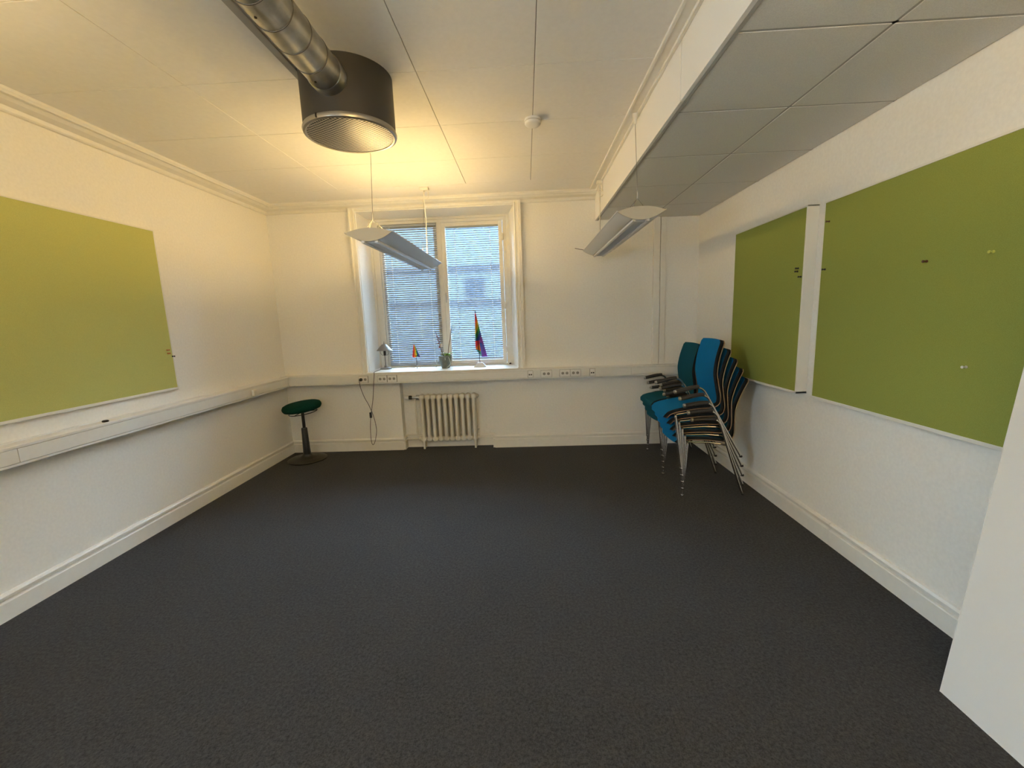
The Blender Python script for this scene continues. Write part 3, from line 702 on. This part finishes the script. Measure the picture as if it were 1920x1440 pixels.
# ---- desk lamp on the sill with its cord
LX, LY, LZ = 1.118, 5.06, .944
t = tag(empty('desk_lamp', (LX, LY, LZ)), 'small grey metal table lamp with conical shade at the left of the sill', 'lamp')
bm = bmesh.new(); lathe(bm, [(.066, 0), (.068, .004), (.066, .012), (.050, .018), (.018, .022), (.016, .040), (.011, .046)], (0, 0, 0), 32); obj('base', bm, M_SHADE, t, smooth=True)
bm = bmesh.new(); lathe(bm, [(.0065, .04), (.0065, .20)], (0, 0, 0), 12); obj('stem', bm, M_SHADE, t, smooth=True)
bm = bmesh.new(); lathe(bm, [(.012, .165), (.015, .175), (.015, .215), (.010, .225)], (0, 0, 0), 16); obj('bulb_holder', bm, M_BLACK, t, smooth=True)
bm = bmesh.new(); lathe(bm, [(.010, .222), (.020, .238), (.022, .252), (.014, .268)], (0, 0, 0), 16); obj('bulb', bm, M_TUBE, t, smooth=True)
bm = bmesh.new()
for s in (-1, 1): tube(bm, smooth_pts([(s*.008, 0, .168), (s*.034, 0, .172), (s*.052, 0, .200), (s*.050, 0, .235), (s*.040, 0, .262)], 5), .0028, 6)
obj('shade_holder', bm, M_SHADE, t, smooth=True)
bm = bmesh.new(); lathe(bm, [(.093, .228), (.030, .298), (.004, .304), (.004, .301), (.029, .294), (.090, .226)], (0, 0, 0), 40, closed=True); obj('shade', bm, M_SHADE, t, smooth=True)
bm = bmesh.new(); lathe(bm, [(.006, .300), (.008, .308), (.004, .318), (.003, .335)], (0, 0, 0), 12); obj('finial', bm, M_SHADE, t, smooth=True)
yc_ = YT-.018
lo_ = Vector((LX, LY, LZ))
pa = [(LX-.055, LY-.03, LZ+.008), (1.085, 4.95, LZ+.006), (1.085, 4.80, LZ+.006), (1.098, 4.705, LZ+.004), (1.100, yc_+.003, .925), (1.086, yc_, .82), (1.066, yc_, .665), (1.042, yc_, .545), (1.026, yc_, .485)]
pb = [(.941, YT-.042, .875), (.939, YT-.052, .84), (.937, yc_-.01, .774), (.965, yc_, .668), (1.001, yc_, .592), (1.030, yc_-.004, .520), (1.046, yc_-.004, .470), (1.063, yc_, .383), (1.072, yc_, .269), (1.045, yc_, .150), (1.015, yc_, .104), (.999, yc_, .165), (1.004, yc_, .320), (1.018, yc_, .43)]
bm = bmesh.new(); tube(bm, smooth_pts(pa, 8), .0033, 8); tube(bm, smooth_pts(pb, 8), .0033, 8); cord = obj('power_cord', local(bm, lo_), M_LCORD, t, smooth=True)
obj('cord_switch', local(bxm(1.008, 1.034, yc_-.010, yc_+.008, .425, .490, bev=.004), lo_), M_BLACK, cord)
bm = bmesh.new(); lathe(bm, [(.018, YT-.010), (.019, YT-.020), (.015, YT-.040), (.009, YT-.048)], (.9435, 0, .871), 18, axis='y'); obj('plug', local(bm, lo_), M_BLACK, cord, smooth=True)

# ---- flags
RB = [(.72, .03, .05), (.85, .22, .02), (.80, .62, .04), (.02, .28, .07), (.02, .07, .45), (.22, .03, .38)]
def cloth(name, rows, parent, th=.0012):
    """rows: list of (z, [(x,y,colour), ...]) -> draped sheet with thickness and per-face cloth print"""
    bm = bmesh.new(); cl = bm.loops.layers.color.new('Col'); grid = []
    for z, pts in rows: grid.append([bm.verts.new((p[0], p[1], z + (p[3] if len(p) > 3 else 0))) for p in pts])
    for i in range(len(rows)-1):
        for j in range(len(rows[i][1])-1):
            f = bm.faces.new((grid[i][j], grid[i][j+1], grid[i+1][j+1], grid[i+1][j])); c = rows[i][1][j][2]
            for l in f.loops: l[cl] = (*[v**(1/2.2) for v in c], 1)
    o = obj(name, bm, M_FLAG, parent, smooth=True, angle=80)
    s = o.modifiers.new('thickness', 'SOLIDIFY'); s.thickness = th; s.offset = 0
    return o
def mixc(a, b, t): return tuple(a[k]*(1-t)+b[k]*t for k in range(3))
# large flag
FX, FY, FZ = 2.280, 4.97, .944
t = tag(empty('table_flag', (FX, FY, FZ)), 'taller rainbow table flag on a white faceted foot, right on the sill', 'flag', 'rainbow table flags')
bm = bmesh.new(); v0 = [(-.072, -.05), (.072, -.05), (.072, .05), (-.072, .05)]
A = [bm.verts.new((x, y, 0)) for x, y in v0]; B = [bm.verts.new((x*1.0, y*1.0, .006)) for x, y in v0]; Cc = [bm.verts.new((x*.42, y*.42, .050)) for x, y in v0]
for P0, P1 in ((A, B), (B, Cc)):
    for k in range(4): bm.faces.new((P0[k], P0[(k+1) % 4], P1[(k+1) % 4], P1[k]))
bm.faces.new(A[::-1]); bm.faces.new(Cc); obj('foot', bm, mat('flag_foot_white', (.75, .76, .77), .35), t)
bm = bmesh.new(); tube(bm, [(0, 0, .045), (-.012, 0, .30), (-.028, 0, .640)], .0035, 8); lathe(bm, [(.003, .636), (.006, .648), (.001, .662)], (-.029, 0, 0), 10); obj('pole', bm, M_BLACKMET, t, smooth=True)
top = .625; bot = .12; rows = []; NR = 40; NCc = 10
for i in range(NR+1):
    q = i/NR; z = top-(top-bot)*q; xp = -.012-.016*(z-.30)/.34
    wl = .006+.030*min(1, q*1.3); wr = .006+.085*q**1.1; pts = []
    for j in range(NCc+1):
        s = j/NCc; x = xp-wl*.9 + (wl+wr)*s; y = -.012-.016*math.sin(s*7+q*3)*min(1, q*2)-.006*math.sin(s*13)
        # stripes wrap diagonally around the hanging cloth
        if q < .62 or s > .45+.0*q:
            ph = q*1.35 + (s-.3)*.34
            if q > .66: ph = .70 + (s-.45)*.55 + (q-.66)*.6
            k = ph/1.02*6
        else:
            k = 0.1 + (q-.62)*6.5 + s*1.2
            if q > .86: k = 3.4
        k = max(0, min(5.99, k)); c = RB[int(k)]
        if q > .86 and s < .45: c = (.10, .50, .50)
        elif q > .68 and s >= .45: c = mixc((.03, .12, .62), (.35, .05, .55), min(1, max(0, (q-.68)*2.2+(s-.6)*.8)))
        dz = .07*max(0, (.45-s))*(1 if q > .8 else 0)*(q-.8)/.2 * 2.6
        pts.append((x, y, c, dz))
    rows.append((z, pts))
cloth('flag_cloth', rows, t)
# small flag
GX, GY = 1.512, 5.02
t = tag(empty('table_flag', (GX, GY, FZ)), 'small rainbow table flag on a thin pole, left of the plant', 'flag', 'rainbow table flags')
bm = bmesh.new(); lathe(bm, [(.036, 0), (.037, .004), (.030, .008), (.012, .012), (.010, .026), (.005, .034)], (0, 0, 0), 24); obj('foot', bm, M_CHROME, t, smooth=True)
bm = bmesh.new(); tube(bm, [(0, 0, .03), (-.005, 0, .16), (-.020, 0, .300)], .0028, 8); obj('pole', bm, M_BLACKMET, t, smooth=True)
rows = []; NR = 20
for i in range(NR+1):
    q = i/NR; z = .290-.145*q; xp = -.018+.012*q; wl = .004+.034*q; wr = .004+.052*q; pts = []
    for j in range(NCc+1):
        s = j/NCc; x = xp-wl+(wl+wr)*s; y = -.010-.010*math.sin(s*9+1)*q
        k = s*5.99*(.55+.45*q)+.2*q; c = RB[int(max(0, min(5.99, k)))]
        dz = -.012*math.sin(s*math.pi*2.2)*q-.012*s*q
        pts.append((x, y, c, dz))
    rows.append((z, pts))
cloth('flag_cloth', rows, t)

# ---- potted orchid
OX, OY = 1.872, 4.965
t = tag(empty('potted_orchid', (OX, OY, FZ)), 'withered orchid with two bare stems in a grey-green pot on the sill', 'plant')
bm = bmesh.new(); lathe(bm, [(.044, 0), (.048, .004), (.066, .06), (.077, .130), (.078, .150), (.073, .152), (.070, .130), (.02, .128)], (0, 0, 0), 32); obj('pot', bm, M_POT, t, smooth=True)
bm = bmesh.new(); lathe(bm, [(.069, .128), (.05, .136), (.01, .139)], (0, 0, 0), 20); obj('soil', bm, mat('bark_soil', (.06, .04, .025), .95, noise=(90, .6, 3)), t)
def leaf(bm, a, ln, rise, wd_):
    N = 8; L_, R_, T_ = [], [], []
    for k in range(N+1):
        q = k/N; d = ln*q; z = .138+rise*math.sin(q*2.0)-.05*q*q; w_ = wd_*math.sin(math.pi*min(.999, q*.9+.08)); c, s = math.cos(a), math.sin(a)
        L_.append(bm.verts.new((d*c-w_*s, d*s+w_*c, z+.004))); T_.append(bm.verts.new((d*c, d*s, z))); R_.append(bm.verts.new((d*c+w_*s, d*s-w_*c, z+.004)))
    for k in range(N): bm.faces.new((L_[k], T_[k], T_[k+1], L_[k+1])); bm.faces.new((T_[k], R_[k], R_[k+1], T_[k+1]))
for a, ln, rise, wd_ in ((R(200), .07, .065, .017), (R(-60), .08, .055, .018), (R(20), .095, .065, .017), (R(110), .075, .055, .016), (R(-110), .075, .05, .017)):
    bm = bmesh.new(); leaf(bm, a, ln, rise, wd_); o = obj('leaf', bm, M_LEAF, t, smooth=True, loc=(.028, 0, 0)); s = o.modifiers.new('thickness', 'SOLIDIFY'); s.thickness = .002
bm = bmesh.new(); tube(bm, smooth_pts([(-.02, .0, .13), (-.045, -.005, .22), (-.070, -.01, .33), (-.095, -.012, .435)], 6), .004, 6); stem = obj('flower_stem', bm, M_STEM, t, smooth=True)
for k in range(7):
    z = .25+k*.021; x = -.052-.0022*k*1.5-.010+.016*(k % 2)
    bm = bmesh.new(); bmesh.ops.create_icosphere(bm, subdivisions=1, radius=.0085); bmesh.ops.scale(bm, vec=(1, .8, 1.3), verts=bm.verts); bmesh.ops.translate(bm, vec=(x, -.012, z), verts=bm.verts); obj('dried_bud', bm, M_BUD, stem, smooth=True)
bm = bmesh.new(); tube(bm, smooth_pts([(.03, 0, .13), (.045, -.005, .24), (.070, -.008, .34), (.080, -.01, .40), (.100, -.01, .480)], 6), .0038, 6); tube(bm, smooth_pts([(.082, -.01, .405), (.105, -.01, .43), (.130, -.01, .460)], 4), .002, 6); tube(bm, smooth_pts([(.05, -.004, .13), (.075, -.006, .19), (.092, -.006, .25)], 4), .002, 6); obj('flower_stem', bm, M_STEM, t, smooth=True)
bm = bxm(-.048, -.020, -.022, -.020, .25, .292); obj('plant_tag', bm, M_TAG, t)
for pts in ([(.03, -.03, .14), (.055, -.07, .12), (.072, -.075, .06), (.085, -.07, .03)], [(.0, -.04, .14), (.01, -.075, .13), (.012, -.08, .10)], [(-.05, -.02, .14), (-.085, -.04, .11), (-.100, -.04, .04), (-.108, -.04, .02)], [(.05, -.02, .14), (.09, -.03, .12), (.10, -.035, .07)], [(.02, -.06, .01), (.05, -.075, .03), (.07, -.078, .055)]):
    bm = bmesh.new(); tube(bm, smooth_pts(pts, 6), .003, 6); obj('aerial_root', bm, M_ROOT, t, smooth=True)

# ---- stacked armchairs
PROF = [(-.270, .416), (-.269, .424), (-.258, .439), (-.235, .448), (-.167, .453), (-.036, .447), (.060, .434), (.112, .430), (.148, .445), (.166, .480), (.174, .530), (.180, .611), (.194, .720), (.232, .833), (.290, .948)]
HWS = .203
def resample(pts, n):
    sp = [Vector((p[0]+.018, p[1], 0)) for p in pts]; sp = smooth_pts(sp, 10)
    d = [0]
    for i in range(1, len(sp)): d.append(d[-1]+(sp[i]-sp[i-1]).length)
    out = []; j = 0
    for k in range(n+1):
        s = d[-1]*k/n
        while j < len(d)-2 and d[j+1] < s: j += 1
        f = (s-d[j])/max(1e-9, d[j+1]-d[j]); out.append(sp[j].lerp(sp[j+1], min(1, max(0, f))))
    return out, d[-1]
SP, SLEN = resample(PROF, 48)
def sheet(off0, off1, inset, m_front, m_back, m_edge, name, parent):
    """solid sheet following the seat profile between two normal offsets"""
    bm = bmesh.new(); n = len(SP)-1; mC = 12; ga, gb = [], []
    rad = .026
    for i, p in enumerate(SP):
        tdir = (SP[min(n, i+1)]-SP[max(0, i-1)]).normalized(); nd = Vector((-tdir.y, tdir.x, 0))   # points up / forward
        s = SLEN*i/n; e = min(s, SLEN-s)
        hw = HWS-inset
        if e < rad: hw -= rad-math.sqrt(max(0, rad*rad-(rad-e)**2))
        back = max(0, min(1, (p.y-.50)/.2))
        ra, rb = [], []
        for j in range(mC+1):
            q = -1+2*j/mC; cur = -.016*back*(q*q) ; dish = .008*(1-back)*(q*q)
            base = Vector((p.x+cur, p.y+dish, 0))
            a = base+nd*off0; b = base+nd*off1
            ra.append(bm.verts.new((a.x, q*hw, a.y))); rb.append(bm.verts.new((b.x, q*hw, b.y)))
        ga.append(ra); gb.append(rb)
    for i in range(n):
        for j in range(mC):
            f = bm.faces.new((gb[i][j], gb[i+1][j], gb[i+1][j+1], gb[i][j+1])); f.material_index = 0
            f = bm.faces.new((ga[i][j], ga[i][j+1], ga[i+1][j+1], ga[i+1][j])); f.material_index = 1
        for j in (0, mC):
            f = bm.faces.new((ga[i][j], ga[i+1][j], gb[i+1][j], gb[i][j])); f.material_index = 2
    for i in (0, n):
        for j in range(mC):
            f = bm.faces.new((ga[i][j], gb[i][j], gb[i][j+1], ga[i][j+1])); f.material_index = 2 if m_edge is not M_BLUESIDE else 0
    bmesh.ops.recalc_face_normals(bm, faces=bm.faces)
    return obj(name, bm, [m_front, m_back, m_edge], parent, smooth=True, angle=50)
def make_chair(fab):
    t = empty('armchair')
    sheet(-.002, .006, 0, M_PLYB, M_PLYB, M_PLYE, 'shell', t)
    sheet(.006, .027, .020, fab, fab, M_BLUESIDE, 'upholstery', t)
    for s in (-1, 1):
        bm = bmesh.new(); tube(bm, smooth_pts([(-.233, s*.247, .004), (-.203, s*.240, .40), (-.198, s*.234, .436), (-.188, s*.205, .440), (-.180, s*.17, .438)], 6), .0092, 10); obj('front_leg', bm, M_CHROME, t, smooth=True)
        bm = bmesh.new(); tube(bm, smooth_pts([(.251, s*.247, .004), (.150, s*.248, .305), (.066, s*.250, .560), (.045, s*.250, .610), (.018, s*.250, .634), (-.02, s*.250, .640), (-.165, s*.250, .634)], 6), .0092, 10); obj('rear_leg', bm, M_CHROME, t, smooth=True)
        bm = bmesh.new(); tube(bm, smooth_pts([(.012, s*.250, .645), (-.06, s*.250, .650), (-.165, s*.250, .643)], 4), [.0155]*9, 12)
        bmesh.ops.scale(bm, vec=(1, 1.35, 1), space=Matrix.Translation((0, -s*.25, 0)), verts=bm.verts); obj('armrest', bm, M_ARM, t, smooth=True)
        bm = bmesh.new(); lathe(bm, [(.010, -.184), (.016, -.180), (.0165, -.166)], (0, s*.25, .643), 12, axis='x'); obj('armrest_tip', bm, M_STEEL, t, smooth=True)
        bm = bmesh.new(); tube(bm, [(-.180, s*.165, .436), (0, s*.165, .426), (.090, s*.19, .418), (.110, s*.246, .424)], .008, 8); obj('side_rail', bm, M_CHROME, t, smooth=True)
        for (x, y) in ((-.233, s*.247), (.251, s*.247)):
            bm = bmesh.new(); lathe(bm, [(.012, 0), (.013, .003), (.011, .014)], (x, y, 0), 12); obj('foot_glide', bm, M_BLACK if x > 0 else M_CHROME, t, smooth=True)
    bm = bmesh.new(); tube(bm, [(-.180, -.180, .436), (-.180, .180, .436)], .008, 8); tube(bm, [(.06, -.17, .418), (.06, .17, .418)], .008, 8); obj('cross_rail', bm, M_CHROME, t, smooth=True)
    return t
def copy_tree(o, parent=None):
    c = o.copy(); COL.objects.link(c)
    if parent: c.parent = parent
    for ch in o.children:
        d = ch.copy(); COL.objects.link(d); d.parent = c
    return c
DEL = .0475
def stack(proto, x, y, yaw, n, h, labels, grp):
    base = Matrix.Translation((x, y, 0)) @ Matrix.Rotation(yaw, 4, 'Z')
    step = Matrix.Translation((0, 0, h)) @ Matrix.Rotation(-DEL, 4, 'Y')
    m = Matrix.Identity(4)
    for i in range(n):
        c = proto if i == 0 else copy_tree(proto)
        c.matrix_world = base @ m; m = m @ step if False else step @ m
        tag(c, labels[i], 'chair', grp)
cb = make_chair(M_BLUE)
stack(cb, 4.314, 3.590, 0, 5, .069, [
    'bright blue stacking armchair, the bottom one with its feet on the carpet, front stack',
    'bright blue stacking armchair, second from the bottom of the front stack',
    'bright blue stacking armchair, the middle one of the front stack',
    'bright blue stacking armchair, second from the top of the front stack',
    'bright blue stacking armchair on top of the front stack, its whole seat showing'], 'armchairs in the front stack')
ct = make_chair(M_TEAL)
stack(ct, 4.385, 4.335, R(2), 4, .066, [
    'teal stacking armchair, the bottom one of the rear stack by the back wall',
    'teal stacking armchair, second from the bottom of the rear stack',
    'teal stacking armchair, second from the top of the rear stack',
    'teal stacking armchair on top of the rear stack by the back wall'], 'armchairs in the rear stack')

# ---- tall white panel leaning at the right edge
LEAN = .105
t = tag(empty('leaning_panel', (4.408, 1.0, 0)), 'tall plain white panel leaning against the right wall at the near end', 'panel')
bm = bmesh.new(); H_ = 2.46
pts = [(0, 0), (LEAN*H_, H_), (LEAN*H_+.036, H_-.004), (.036, -.0+.0)]
prism(bm, pts, 'y', -1.25, .495); obj('panel_board', bm, M_PANEL, t)
bm = bmesh.new(); prism(bm, [(-.001, 0), (LEAN*H_-.001, H_), (LEAN*H_+.037, H_-.004), (.037, 0)], 'y', .495, .4975); obj('edge_band', bm, M_PANEL, t)
